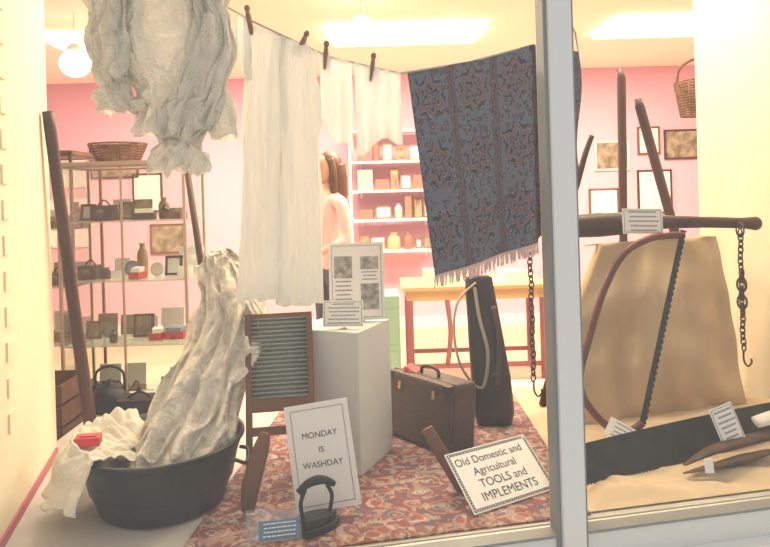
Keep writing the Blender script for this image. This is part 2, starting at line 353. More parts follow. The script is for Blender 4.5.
def clothtube(rows,n=110,m=60,nf=9,amp=.16,seed=0,twist=1.5,nz=.02,k2=.35,fold2=0):
    out=[]
    for j in range(m+1):
        v=j/m;l,r,y,z,h=interp(rows,v);cx=(l+r)/2;hw=(r-l)/2;ring=[]
        for i in range(n):
            a=2*math.pi*i/n
            q=noise.noise(Vector((math.cos(a)*2+seed,math.sin(a)*2,v*5)))
            f=1+amp*(.35+.65*v)*math.sin(nf*a+v*twist+3*q)+fold2*math.sin(nf*2.0*a-v*twist*2+5*q)
            fx=1+.06*math.sin(nf*a+v*twist)+.3*fold2*math.sin(nf*2*a-v*twist*2+5*q)
            q2=noise.noise(Vector((math.cos(a)*6+seed,math.sin(a)*6,v*16)))
            ring.append((cx+hw*fx*math.cos(a)+nz*q,y+h*f*math.sin(a)+nz*.7*noise.noise(Vector((math.cos(a)*4,math.sin(a)*4+v*6,seed)))+nz*k2*q2,z+nz*.8*noise.noise(Vector((math.cos(a)*3,v*7,seed+4)))))
        out.append(ring)
    return out
MB().loft(clothtube(rows,n=260,m=110,nf=9,amp=.32,seed=3,nz=.05,k2=.45,fold2=.13,twist=2.2)).build('lace_petticoat',LACEP)
MB().tube([(-.775,2.56,1.12),(-.69,2.52,.5),(-.64,2.5,.007)],[.013,.015,.017]).build('dolly_stick',RWOOD)
# washboard
wb=empty('washboard',(-.375,2.19,.007),(R(-16),0,R(8)))
b=MB();b.box((-.108,0,.30),(.022,.026,.60));b.box((.108,0,.30),(.022,.026,.60));b.box((0,0,.59),(.2,.022,.02));b.box((0,0,.285),(.2,.022,.045));b.box((0,.002,.20),(.2,.014,.03))
b.build('wooden_frame',MWOOD,parent=wb,bevel=.003)
def ri(u,v): return ((u-.5)*.194,-.004+.007*math.sin(v*2*math.pi*19),.30+.285*v)
MB().grid(ri,2,228).build('ridged_panel',ZINC,parent=wb,solid=.002)
MB().tube([(0,0,0),(.012,.0,.08),(.045,.01,.19),(.06,.015,.24)],[.02,.03,.026,.014],smooth=6,flat=.5).build('wooden_scoop',MWOOD,(-.46,2.04,.02))
# plinth
PL=empty('display_plinth',(-.177,2.48,.007),(0,0,math.atan2(.245,.115)))
b=MB();b.box((0,0,.254),(.27,.27,.508));b.build('plinth_box',PLINTH,parent=PL,bevel=.003)
card('information_board',(-.12,2.53,.668),0,R(6),0,.215,.30,border=.012,pics=[(-.052,.055,.07,.085),(.05,.07,.07,.05),(.05,-.06,.07,.1)])
bb=bpy.data.objects['information_board'];b=MB()
for k in range(7): b.box((-.052,.0-.017*k,.0022),(.075*random.uniform(.7,1),.005,.0006))
for k in range(3): b.box((.05,.035-.014*k,.0022),(.07*random.uniform(.7,1),.004,.0006))
b.build('text_lines',INKG,parent=bb)
card('caption_card',(-.167,2.385,.57),R(-6),R(12),0,.15,.095,border=.006,marks=6)
card('washday_card',(-.225,2.07,.178),R(0),R(12),R(7.5),.205,.325,border=.018,lines=[('MONDAY',.026,0,.064),('IS',.024,0,.018),('WASHDAY',.026,0,-.026)])
u=Vector((.873,.485,0)).normalized();v=Vector((-.374,.674,.635));v=(v-u*v.dot(u)).normalized();n=u.cross(v)
o=Vector((.245,1.99,.012));w_,h_=.335,.205;c=o+u*w_/2+v*h_/2
T=Matrix(((u.x,v.x,n.x,c.x),(u.y,v.y,n.y,c.y),(u.z,v.z,n.z,c.z),(0,0,0,1)))
card('exhibition_title_card',None,0,0,0,w_,h_,T=T,border=.012,bpat=True,stand=False,lines=[('Old Domestic and',.037,-.01,.062),('Agricultural',.037,-.01,.022),('TOOLS and',.039,0,-.020),('IMPLEMENTS',.040,0,-.062)])
b=MB();b.tube([(.235,2.16,.012),(.17,2.17,.12),(.115,2.16,.22)],[.026,.024,.02],flat=.35,smooth=5);b.build('wooden_wedge',MWOOD)
ir=empty('flat_iron',(-.232,1.945,.007),(0,0,R(28)))
sole=[(.075,0),(.045,.03),(0,.042),(-.05,.042),(-.058,.03),(-.058,-.03),(-.05,-.042),(0,-.042),(.045,-.03)]
b=MB();b.prism(sole,0,.022);b.prism([(x*.85-.002,y*.8) for x,y in sole],.022,.045);b.build('sole_plate',IRON,parent=ir,bevel=.004)
b=MB();b.tube([(-.045,0,.04),(-.05,0,.09),(-.035,0,.125)],.006,smooth=4);b.tube([(.04,0,.04),(.05,0,.09),(.035,0,.125)],.006,smooth=4)
b.tube([(-.058,0,.122),(-.03,0,.14),(0,0,.146),(.03,0,.14),(.058,0,.122)],[.009,.012,.014,.012,.009],smooth=5);b.build('handle',IRON,parent=ir)
e=empty('label_holder',(-.35,1.875,.01),(R(-35),0,R(10)));MB().box((0,0,.045),(.16,.003,.09)).build('perspex_plate',PLEX,parent=e)
MB().box((.015,-.003,.03),(.115,.002,.05)).build('blue_label',BLUEL,parent=e)
b=MB()
for k in range(4):
    x=-.035+random.uniform(0,.006)
    while x<.06: l=random.uniform(.005,.016);b.box((x+l/2,-.0045,.014+k*.011),(l*.8,.001,.003));x+=l
b.build('print_lines',CARD,parent=e)
# suitcase
sc_=empty('leather_suitcase',(.150,2.62,.007),(R(-5),0,R(-50.8)))
b=MB();b.box((0,0,.13),(.35,.16,.26));b.build('case_body',LEATH,parent=sc_,bevel=.014)
b=MB();b.box((0,-.045,.13),(.355,.005,.265))
for x in(-.163,.163):
    for z in(.02,.24): b.box((x,-.065,z),(.034,.036,.034))
b.build('seam_and_corners',BLEATH,parent=sc_,bevel=.003)
b=MB();b.tube([(-.05,-.01,.262),(-.045,-.01,.285),(0,-.01,.295),(.045,-.01,.285),(.05,-.01,.262)],.007,smooth=5);b.build('carry_handle',BLEATH,parent=sc_)
b=MB();b.box((-.08,-.03,.275),(.06,.035,.004),rot=(.3,.3,.2));b.box((-.10,-.05,.262),(.03,.002,.03));b.build('luggage_tag',RED,parent=sc_)
b=MB()
for x in(-.1,.1): b.box((x,-.083,.21),(.016,.006,.03))
b.build('latches',BRASS,parent=sc_)
# leather bag
lb=empty('leather_saddlebag',(.42,2.80,.007),(R(-5),0,R(-5)))
rw=[]
for z,hw,hd,cx in [(0,.075,.05,.02),(.05,.088,.06,.02),(.2,.085,.06,.012),(.33,.078,.05,.0),(.45,.07,.04,-.01),(.55,.064,.03,-.02),(.62,.06,.022,-.025),(.63,.045,.015,-.025)]:
    rw.append([(cx+hw*abs(math.cos(a))**.6*(1 if math.cos(a)>0 else -1),hd*abs(math.sin(a))**.6*(1 if math.sin(a)>0 else -1),z) for a in [2*math.pi*k/28 for k in range(28)]])
MB().loft(rw).build('bag_body',BLEATH,parent=lb)
b=MB();b.tube([(-.04,-.03,.60),(-.12,-.05,.52),(-.14,-.06,.38),(-.11,-.07,.24),(-.03,-.075,.16),(.0,-.07,.3),(-.03,-.06,.45),(-.045,-.035,.58)],.013,smooth=6,flat=.35);b.build('looped_strap',STRAP,parent=lb)
b=MB();b.tube([(.03,-.045,.50),(.05,-.07,.35),(.03,-.08,.15)],.011,smooth=5,flat=.35);b.torus(.02,.004,T=TR((.03,-.082,.2),(R(90),0,0)));b.build('closing_strap',LEATH,parent=lb)
# ---------------------------------------------------------------- clothes line
LP=[(-1.165,1.97,2.0),(-.80,2.07,1.775),(-.535,2.12,1.652),(-.428,2.14,1.589),(-.259,2.17,1.509),(-.172,2.19,1.470),(.063,2.23,1.415),(.312,2.28,1.458),(.546,2.33,1.522),(.72,2.37,1.50)]
MB().tube(LP+[(.66,2.2,1.53),(.545,1.99,1.58)],.0035,n=8).build('clothes_line',ROPE)
def lz(x):
    for a,b in zip(LP,LP[1:]):
        if a[0]<=x<=b[0]:
            q=(x-a[0])/(b[0]-a[0]);return a[1]*(1-q)+b[1]*q,a[2]*(1-q)+b[2]*q
    return LP[-1][1],LP[-1][2]
def peg(x,tilt,i):
    y,z=lz(x);b=MB();T=TR((x,y,z),(0,tilt,0))
    b.tube([(0,-.009,-.05),(0,-.010,.01),(0,-.004,.028)],[.0055,.008,.007],T=T);b.tube([(0,.009,-.05),(0,.010,.01),(0,.004,.028)],[.0055,.008,.007],T=T);b.ball((0,0,.038),(.010,.010,.012),T=T,n=12)
    b.build('clothes_peg' if i==0 else 'clothes_peg.%03d'%i,PEG)
for i,(x,t) in enumerate([(-.43,R(-8)),(-.262,R(25)),(-.185,R(5)),(-.03,R(8)),(-.62,R(10))]): peg(x,t,i)
# lace blouse: gathered body, two sleeves with frilled cuffs, frilled peplum
b=MB()
kw=dict(n=220,m=90,twist=2,k2=.5)
body=clothtube([(-.88,-.51,2.09,1.76,.02),(-.88,-.49,2.09,1.66,.045),(-.87,-.485,2.08,1.56,.055),(-.84,-.50,2.08,1.46,.05),(-.78,-.53,2.08,1.37,.04),(-.785,-.51,2.085,1.31,.055),(-.79,-.49,2.085,1.21,.07)],nf=12,amp=.25,seed=8,nz=.055,fold2=.15,**kw)
b.loft(body,cap1=False)
b.loft(clothtube([(-.86,-.74,2.07,1.72,.03),(-.905,-.77,2.05,1.62,.045),(-.915,-.78,2.045,1.52,.045),(-.90,-.79,2.045,1.43,.035),(-.875,-.805,2.05,1.375,.022),(-.89,-.76,2.05,1.33,.045),(-.895,-.74,2.05,1.29,.055)],nf=8,amp=.3,seed=2,nz=.045,fold2=.12,**kw),cap1=False)
b.loft(clothtube([(-.60,-.50,2.075,1.70,.03),(-.58,-.475,2.055,1.58,.04),(-.60,-.47,2.05,1.45,.042),(-.66,-.50,2.05,1.32,.04),(-.70,-.555,2.05,1.22,.03),(-.70,-.59,2.055,1.18,.02),(-.735,-.565,2.055,1.13,.045),(-.74,-.57,2.055,1.09,.05)],nf=8,amp=.3,seed=6,nz=.045,fold2=.12,**kw),cap1=False)
b.build('lace_blouse',LACE)
b=MB()
def legtube(rows,nf,seed):
    out=clothtube(rows,nf=nf,amp=.3,seed=seed,nz=.012,m=70,fold2=.12);res=[]
    for j,r in enumerate(out):
        k=max(0,1-j/20);res.append([(p[0],p[1],p[2]-k*.42*(p[0]+.325)) for p in r])
    return res
b.loft(legtube([(-.435,-.31,2.16,1.535,.012),(-.45,-.315,2.16,1.4,.03),(-.465,-.325,2.16,1.2,.036),(-.475,-.335,2.155,1.0,.038),(-.485,-.35,2.15,.8,.04),(-.50,-.345,2.15,.67,.042)],5,2),cap1=False)
b.loft(legtube([(-.34,-.215,2.165,1.535,.012),(-.35,-.212,2.165,1.4,.03),(-.35,-.212,2.165,1.2,.036),(-.352,-.215,2.17,1.0,.038),(-.355,-.218,2.17,.8,.04),(-.375,-.22,2.17,.645,.042)],5,5),cap1=False)
b.build('white_bloomers',CLOTH)
def hang(x0,x1,b0,b1,n=3,amp=.015,shift=0,sd=0):
    def fn(u,v):
        x=x0+(x1-x0)*u;y,z=lz(x);zb=b0+(b1-b0)*u+.02*math.sin(u*7+sd)
        q=noise.noise(Vector((u*3+sd,v*2,sd)))
        return (x+shift*v*(1-u)+.01*q*v,y-.006+amp*(.3+.7*v)*math.sin(n*2*math.pi*u+2*q+sd)+.02*q*v,z+(zb-z)*v)
    return MB().grid(fn,50,50)
hang(-.47,-.425,1.42,1.38,1).build('white_stocking',SHEER,solid=.003)
hang(-.205,-.10,1.25,1.13,2,sd=2).build('white_handkerchief',SHEER,solid=.003)
hang(-.09,.065,1.15,1.19,3,sd=4).build('white_handkerchief.001',SHEER,solid=.003)
tw=MB()
def tf(u,v):
    x=.09+.46*u;y,z=lz(x);bx=.165+.375*u;bz=.715+.10*u
    q=noise.noise(Vector((u*3,v*2,9)))
    return (x+(bx-x)*v,y+.016*math.sin(u*11+v)*(.3+v)+.025*q*v,z+(bz-z)*v)
tw.grid(tf,60,60,0)
for k in range(70):
    u=k/69;p=Vector(tf(u,1));dx=random.uniform(-.008,.008)
    tw.tube([p,p+Vector((dx*.5,0,-.02)),p+Vector((dx,random.uniform(-.004,.004),-.035-random.random()*.012))],[.0022,.002,.0012],1,n=5)
def tf2(u,v):
    x=.55+.17*u;y,z=lz(x);bz=.815+.25*u;return (x-.01*v+.01*math.sin(v*6)*u,y+.012*math.sin(9+u*3)*(.3+v),z+(bz-z)*v)
tw.grid(tf2,20,40,0)
tw.build('printed_fringed_shawl',[TOWEL,FRINGE],solid=.003)
MB().tube([(-1.296,2.52,1.34),(-1.295,2.53,1.30),(-1.288,2.66,.6),(-1.283,2.78,.003)],[.018,.022,.024,.027],smooth=3).build('tool_shaft',RWOOD)
# ---------------------------------------------------------------- right side tools
def hd(u,v):
    fl=Vector((.745,2.70,.01)).lerp(Vector((1.60,2.93,.01)),u);tp=Vector((.93,2.84,.76)).lerp(Vector((1.52,3.0,.765)),u);bk=tp+Vector((-.03,.14,-.02))
    q=noise.noise(Vector((u*2.5,v*2,2)))
    if v<.8:
        t=v/.8;p=fl.lerp(tp,t);p.y+=-.03*math.sin(math.pi*t)*math.sin(u*math.pi)+.02*q*(1-t)*math.sin(u*14+q*3)+.016*math.sin(u*26+5*q+t*3)*(1-.7*t)
        p.y+=.05*noise.noise(Vector((u*6,t*5,7)))*(1-t*.6)
        p.x+=.02*q-.05*math.sin(math.pi*t)*(1-u)**3
    else:
        p=tp.lerp(bk,(v-.8)/.2)
    return p
b=MB();b.grid(hd,80,80)
for u0 in(0,1):
    F=[hd(u0,k/24*.8) for k in range(25)];vs=[];fs=[]
    for k,p in enumerate(F):
        vs.append(p);vs.append(Vector((p.x+.04,3.0,p.z)) if u0==0 else Vector((p.x-.03,3.13,p.z)))
    for k in range(len(F)-1): fs.append((2*k,2*k+2,2*k+3,2*k+1))
    b.add(vs,fs,0,True)
b.build('hessian_covered_stand',HESS,solid=.004)
def hf(u,v):
    p=Vector((.60+1.30*u,0,0));p.y=wy(p.x)+.06+(3.3-wy(p.x)-.06)*v
    p.x=min(p.x,1.92-.26*max(0,(p.y-2.2)))
    e=min(1,min(u,1-u,v,1-v)*14);n1=noise.noise(Vector((p.x*3,p.y*6,0)));p.z=.006+e*(.008+(.035*abs(n1)+.012*math.sin(p.y*38+p.x*9+5*n1)*.5+.006+.02*abs(noise.noise(Vector((p.x*11,p.y*14,2)))))*(1 if p.y<wy(p.x)+.26 else .35))
    return p
MB().grid(hf,130,130).build('hessian_cloth',HESSF)
b=MB();P=[];Rr=[]
for x,r in [(.60,.018),(.62,.026),(.66,.028),(.72,.034),(.80,.048),(.90,.052),(1.0,.048),(1.1,.038),(1.2,.028),(1.35,.024),(1.5,.023),(1.54,.026),(1.57,.03),(1.585,.022)]:
    P.append((x,2.76,.83+.02*math.sin((x-.6)*3.14)));Rr.append(r)
b.tube(P,Rr,smooth=3,n=18);b.build('shoulder_yoke',DWOOD)
def chain(name,x,y,z0,z1,big=None):
    b=MB();z=z0;k=0
    while z>z1:
        b.torus(.011,.0032,T=TR((x+.002*math.sin(k),y,z),(R(90),0,R(90)*(k%2)+.4)),sy=1.5,n=12,m=6);z-=.024;k+=1
    b.tube([(x,y,z+.012),(x,y,z-.03),(x+.016,y,z-.055),(x+.032,y,z-.04),(x+.03,y,z-.025)],.004,smooth=4);b.torus(.03,.0035,T=TR((x,y,z0+.01),(R(90),0,R(90))))
    if big:
        for k in range(5): b.torus(.018,.0045,T=TR((x-.008,y-.015,big-.036*k),(R(90),0,R(90)*(k%2)+.8)),sy=1.5,n=12,m=6)
    b.build(name,RUST)
chain('iron_chain',1.475,2.71,.80,.30,.62)
chain('iron_chain.001',.595,2.70,.80,.20)
card('caption_card.001',(1.06,2.685,.86),R(0),R(8),R(-2),.165,.105,border=.007,marks=5,stand=False)
bs=empty('bow_saw')
pts=[(1.215,2.66,.80),(1.15,2.65,.80),(1.06,2.63,.79),(.945,2.60,.734),(.851,2.56,.602),(.773,2.52,.419),(.722,2.48,.29),(.728,2.465,.212),(.784,2.46,.13),(.852,2.46,.075),(.90,2.465,.075),(.955,2.48,.10)]
MB().tube(pts,.0145,smooth=6,n=14).build('bow_tube',RTUBE,parent=bs)
a=Vector((1.215,2.66,.82));c=Vector((.955,2.48,.10));d=(c-a);L=d.length;d.normalize();s_=Vector((1,.0,.36)).normalized();s_=(s_-d*s_.dot(d)).normalized()
vs=[];fs=[];N=64
for k in range(N+1):
    p=a+d*L*k/N;vs+= [p-s_*.010,p+s_*(.010 if k%2 else .016)]
for k in range(N): fs.append((2*k,2*k+2,2*k+3,2*k+1))
MB().add(vs,fs).build('toothed_blade',BLADE,parent=bs,solid=.002)
card('caption_card.002',(.85,2.40,.095),R(-5),R(35),R(-32),.115,.07,marks=4,stand=False)
MB().tube([(1.17,3.2,1.585),(1.18,3.2,1.54),(1.175,3.22,.8),(1.17,3.25,.02)],[.016,.022,.020,.023]).build('rake_handle',RWOOD)
MB().tube([(1.265,3.22,1.44),(1.275,3.222,1.40),(1.46,3.25,.70),(1.63,3.28,.02)],[.017,.024,.024,.024]).build('hay_fork_handle',RWOOD)
b=MB();b.tube([(.94,2.93,1.24),(.905,2.93,1.15),(.865,2.93,1.02),(.82,2.93,.9),(.80,2.93,.72),(.79,2.95,.5),(.74,2.97,.2),(.69,2.97,.02)],[.012,.014,.015,.016,.017,.018,.018,.018],smooth=5);b.tube([(.85,2.93,1.0),(.80,2.90,1.03)],.009);b.tube([(.805,2.93,.8),(.75,2.9,.83)],.009);b.build('scythe_handle',DWOOD)
# crosscut saw
A0=Vector((.59,2.12,.016));B0=Vector((1.62,2.545,.024));u=(B0-A0);L=u.length;u.normalize();v=Vector((-u.y*.35,u.x*.35,.93)).normalized();n=u.cross(v)
T=Matrix(((u.x,v.x,n.x,A0.x),(u.y,v.y,n.y,A0.y),(u.z,v.z,n.z,A0.z),(0,0,0,1)))
vs=[];fs=[];K=160
for k in range(K+1):
    t=k/K;vs+=[(t*L,.14-.008*(2*t-1)**2,0),(t*L,(.006 if k%2 else 0)+.008*(2*t-1)**2,0)]
for k in range(K): fs.append((2*k,2*k+1,2*k+3,2*k+2))
cs=empty('crosscut_saw',mat=T);MB().add(vs,fs).build('saw_blade',BLADE,parent=cs,solid=.003)
b=MB();b.tube([(-.015,.0,0),(-.015,.12,0),(-.01,.2,.0)],[.015,.017,.013],smooth=4);b.build('grip',DWOOD,parent=cs)
card('caption_card.003',(1.185,2.30,.155),R(10),R(15),R(14),.095,.125,marks=6,stand=False,border=.005)
b=MB();b.tube([(.98,2.19,.06),(1.08,2.23,.085),(1.2,2.28,.095),(1.35,2.34,.095),(1.5,2.40,.09)],[.006,.024,.034,.03,.02],smooth=6,flat=.35);b.tube([(.96,2.15,.05),(1.08,2.18,.06),(1.2,2.22,.065),(1.32,2.27,.065)],[.005,.018,.026,.016],smooth=6,flat=.35)
b.build('sheep_shears',RUST)
card('string_tag',(1.03,2.12,.085),R(0),R(10),0,.028,.045,stand=False)
b=MB();b.tube([(1.32,2.36,.135),(1.4,2.36,.155),(1.5,2.4,.145)],[.03,.035,.025],smooth=4,flat=.6);b.build('folded_white_cloth',CLOTH)
hb=empty('wicker_basket',(1.79,3.70,1.40))
def wl(b,r0,r1,h,mi=0):
    m=int(h/.014)
    for j in range(m+1):
        t=j/m;r=r0+(r1-r0)*t;b.torus(r,.006,mi,T=TR((0,0,h*t)),n=28,m=6)
    for k in range(16):
        a=k*math.pi/8;b.tube([(r0*math.cos(a),r0*math.sin(a),0),((r1+.002)*math.cos(a),(r1+.002)*math.sin(a),h)],.005,n=6)
    b.lathe([(0,0),(r0,0)],mi)
b=MB();wl(b,.085,.115,.19);b.tube([(-.112,0,.19),(-.09,0,.27),(0,0,.32),(.09,0,.27),(.112,0,.19)],.008,smooth=5);b.tube([(0,0,.32),(0,0,.90)],.002,n=6);b.build('basket_body',WICK,parent=hb)
# ---------------------------------------------------------------- shop interior
def cabinet(name,x0,x1,y0,y1,z1,shelves,frame,base=.1,content=None):
    e=empty(name,(x0,y0,FZ));w=x1-x0;d=y1-y0;h=z1-FZ;b=MB();t=.016
    for x in(0,w):
        for y in(0,d): b.box((x,y,h/2),(t,t,h))
    for z in(base,h):
        for y in(0,d): b.box((w/2,y,z),(w,t,t))
        for x in(0,w): b.box((x,d/2,z),(t,d,t))
    b.box((w/2,0,h/2),(t*.7,t*.7,h))
    b.box((w/2,d/2,base/2),(w,d,base));b.box((w/2,d/2,h+.012),(w+.03,d+.03,.024));b.build('case_frame',frame,parent=e)
    g=MB();g.box((w/2,-.0,(h+base)/2),(w-t,.004,h-base));g.box((0,d/2,(h+base)/2),(.004,d-t,h-base));g.box((w,d/2,(h+base)/2),(.004,d-t,h-base));g.build('glass_sides',CGL,parent=e)
    s=MB()
    for z in shelves: s.box((w/2,d/2,z-FZ),(w-.02,d-.03,.008))
    s.build('glass_shelves',EDGE,parent=e);return e
PF=M('pale_metal_frame',(.45,.38,.32),.35,metal=.4)
GC=cabinet('glass_display_cabinet',-1.82,-1.12,3.62,4.0,1.21,[.895,.56,.2,-.12],PF)
WC=cabinet('wooden_display_case',-2.45,-1.88,3.9,4.3,1.3,[.85,.5,.15],MWOOD)
POT=M('stoneware_pot',(.4,.28,.16),.4,col2=(.28,.17,.09),scale=9);BOT=M('dark_glass_bottle',(.03,.022,.02),.15);CHI=M('white_china',(.8,.78,.74),.3);TEA=M('blue_china',(.2,.27,.42),.3)
PIC=M('sepia_print',(.4,.33,.24),.7,col2=(.14,.11,.08),scale=12)
def jar(b,loc,r,h,mi,neck=.5):
    b.lathe([(0,0),(r*.9,0),(r,h*.08),(r,h*.6),(r*.85,h*.75),(r*neck,h*.84),(r*neck,h*.95),(r*neck*1.15,h*.96),(r*neck*1.1,h),(0,h)],mi,n=22,T=TR(loc))
def pfr(b,loc,w,h,mi,mj):
    T=TR(loc,(R(-10),0,0));t=.014
    b.box((0,0,t/2),(w,.016,t),mi,T=T);b.box((0,0,h-t/2),(w,.016,t),mi,T=T);b.box((-w/2+t/2,0,h/2),(t,.016,h),mi,T=T);b.box((w/2-t/2,0,h/2),(t,.016,h),mi,T=T);b.box((0,.002,h/2),(w-t,.008,h-t),mj,T=T)
def kettle(b,loc,s,mi):
    T=TR(loc)@Matrix.Scale(s,4)
    b.lathe([(0,0),(.09,0),(.1,.02),(.1,.07),(.07,.12),(.03,.135),(.012,.14),(.015,.16),(0,.165)],mi,n=28,T=T)
    b.tube([(.09,0,.04),(.14,0,.07),(.16,0,.12)],[.018,.013,.01],mi,smooth=4,T=T);b.tube([(-.08,0,.1),(-.07,0,.2),(0,0,.23),(.07,0,.2),(.08,0,.1)],.007,mi,smooth=5,T=T)
def camera_box(b,loc,w,h,mi):
    b.box((loc[0],loc[1],loc[2]+h/2),(w,.1,h),mi);b.lathe([(0,-.03),(h*.3,-.03),(h*.3,.0),(h*.25,.03),(0,.03)],3,n=18,T=TR((loc[0],loc[1]-.06,loc[2]+h/2),(R(90),0,0)));b.tube([(loc[0]-w*.3,loc[1],loc[2]+h),(loc[0],loc[1],loc[2]+h+.03),(loc[0]+w*.3,loc[1],loc[2]+h)],.005,3,smooth=4)
def plate(b,loc,r,mi): b.lathe([(0,0),(r*.6,0),(r,r*.12),(r*1.01,r*.15),(r*.6,r*.05),(0,r*.05)],mi,n=26,T=TR((loc[0],loc[1],loc[2]+r),(R(80),0,0)))
CM=[POT,CHI,TEA,BOT,MWOOD,PIC,CARD,IRON,RED]
def fill(cab,zs,w,d,name,seed):
    rnd=random.Random(seed);b=MB()
    for zi,z in enumerate(zs):
        z=z-FZ+.0045;x=.04
        while x<w-.07:
            k=rnd.choice('jjfcbbpfdpc');s=rnd.uniform(.06,.12);y=d*.5+rnd.uniform(-.10,.0)
            if k=='j': jar(b,(x+.03,y,z),rnd.uniform(.02,.032),rnd.uniform(.05,.13),rnd.choice([0,3,2,3,1,7]),rnd.uniform(.3,.8));x+=.062
            elif k=='f': pfr(b,(x+s/2,y+.04,z+.002),s,s*1.15,rnd.choice([4,3]),rnd.choice([5,6]));x+=s+.01
            elif k=='c': camera_box(b,(x+s/2,y,z),s,s*.75,rnd.choice([3,4,7]));x+=s+.015
            elif k=='b': b.box((x+s/2,y,z+.02),(s,.09,.04),rnd.choice([0,3,4,8]),rot=(0,0,rnd.uniform(-.2,.2)));b.box((x+s/2,y,z+.052),(s*.8,.08,.024),rnd.choice([6,2,5]),rot=(0,0,rnd.uniform(-.3,.3)));x+=s+.01
            elif k=='d': plate(b,(x+s/2,y+.05,z),s*.55,rnd.choice([1,2]));x+=s+.01
            else: b.box((x+s*.4,y-.05,z+s*.3),(s*.75,.004,s*.6),6,rot=(R(-15),0,0));x+=s*.6
        x=.06
        while x<w-.1:
            s=rnd.uniform(.08,.15);kk=rnd.random()
            if kk<.6: b.box((x+s/2,d-.06,z+s*.55),(s,.008,s*1.1),rnd.choice([5,6,6,0]),rot=(R(-6),0,0))
            elif kk<.9: jar(b,(x+s/2,d-.08,z),.032,rnd.uniform(.12,.2),rnd.choice([0,1,3]),.5)
            x+=s+.02
    b.build(name,CM,parent=cab)
fill(GC,[.895,.56,.2,-.12],.70,.38,'exhibits',21)
fill(WC,[.85,.5,.15],.57,.4,'exhibits',11)
b=MB();wl(b,.12,.165,.10);o=b.build('wicker_basket.001',WICK,(-1.56,3.82,1.245));o.scale=(1,.8,1)
b=MB();kettle(b,(0,0,0),.9,0);b.build('iron_kettle',IRON,(-1.36,3.15,.003))
b=MB();b.box((0,0,.05),(.17,.12,.10));b.box((0,0,.108),(.175,.125,.016));b.tube([(-.05,0,.116),(0,0,.14),(.05,0,.116)],.005,smooth=4);b.build('deed_tin',IRON,(-1.14,2.95,.002),bevel=.004)
b=MB()
for k in range(5):
    for y in(-.15,.15): b.box((0,y,.06+.11*k),(.34,.015,.09))
    for x in(-.17,.17): b.box((x,0,.06+.11*k),(.015,.30,.09))
b.box((0,0,.01),(.34,.3,.015));b.build('wooden_crate',MWOOD,(-1.80,3.35,FZ+.003))
def shelves(name,x0,x1,y,zs,mt,d=.25):
    b=MB()
    for z in zs: b.box(((x0+x1)/2,y,z),(x1-x0,d,.025))
    for x in(x0,x1): b.box((x,y,(zs[0]+zs[-1])/2),(.025,d,abs(zs[-1]-zs[0])+.025))
    for z in zs:
        for x in (x0+.1,x1-.1): b.box((x,y+d/2-.02,z-.04),(.02,.03,.06))
    b.build(name,mt)
shelves('wall_shelf_unit',-.35,.52,6.8,[.42,.74,1.04,1.34,1.66],WHITE)
cols=[M('box_col%d'%i,c,.6) for i,c in enumerate([(.6,.42,.12),(.4,.2,.1),(.75,.73,.66),(.5,.15,.12),(.3,.38,.42),(.6,.42,.25),(.25,.16,.12)])]
cols+=[PIC,CARD]
b=MB()
for z in [.42,.74,1.04,1.34]:
    x=-.28
    while x<.42:
        w_=random.uniform(.06,.17);h_=random.uniform(.1,.24);q=random.random();zz=z+.014
        if q<.5: pfr(b,(x+w_/2,6.76,zz+.003),w_,h_,random.choice([1,6]),random.choice([7,8]))
        elif q<.85: b.box((x+w_/2,6.78,zz+h_/2),(w_,.1,h_),random.randrange(7),rot=(0,0,random.uniform(-.2,.2)))
        else: jar(b,(x+w_/2,6.78,zz),w_*.45,h_,random.randrange(7),.5)
        x+=w_+.025
b.build('shelf_ornaments',cols)
def wallpic(n,x,z,w,h,inner):
    e=empty('framed_notice' if n==0 else 'framed_notice.%03d'%n,(x,6.985,z));b=MB();t=.02
    b.box((0,0,h/2),(w,.02,t));b.box((0,0,-h/2),(w,.02,t));b.box((-w/2,0,0),(t,.02,h+t));b.box((w/2,0,0),(t,.02,h+t));b.build('moulding',[DWOOD,MWOOD,WHITE][n%3],parent=e)
    MB().box((0,.002,0),(w,.01,h)).build('sheet',inner,parent=e)
for n,(x,z,w,h,m) in enumerate([(-2.55,1.1,.3,.4,CARD),(-2.35,.6,.35,.3,PIC),(-3.35,1.35,.25,.32,CARD),(-2.9,1.45,.5,.35,PIC),(.78,1.2,.3,.4,CARD),(2.45,1.35,.35,.3,PIC),(2.9,.95,.35,.45,CARD),(2.35,.8,.3,.38,CARD),(-3.4,.8,.4,.5,CARD),(3.2,1.45,.35,.3,PIC),(2.85,1.5,.22,.28,CARD)]): wallpic(n,x,z,w,h,m)
dk=empty('wooden_desk',(.66,5.1,FZ));b=MB();b.box((0,0,.735),(1.12,.6,.03));b.box((0,0,.68),(1.05,.5,.08))
b.build('desk_top',LWOOD,parent=dk,bevel=.004)
b=MB()
for x in(-.5,.5):
    for y in(-.24,.24): b.box((x,y,.32),(.05,.05,.64))
for y in(-.24,.24): b.box((0,y,.15),(1.0,.03,.03))
for x in(-.22,.12): b.tube([(x,-.24,.64),(x+.02,-.24,.4),(x-.01,-.24,.15)],.018,smooth=4)
b.build('legs',MAG,parent=dk)
b=MB();b.box((.1,-.1,.757),(.3,.22,.012));b.box((-.3,0,.80),(.16,.12,.1));b.box((.35,.1,.78),(.2,.15,.06));b.build('papers',CARD,parent=dk)
b=MB()
b.box((0,0,.36),(.24,.35,.72));b.box((0,-.18,.5),(.2,.01,.25));b.box((0,-.18,.2),(.2,.01,.25));b.box((0,-.19,.58),(.08,.015,.015));b.box((0,-.19,.28),(.08,.015,.015));b.build('green_cabinet',GREEN,(-.04,4.80,FZ),bevel=.004)
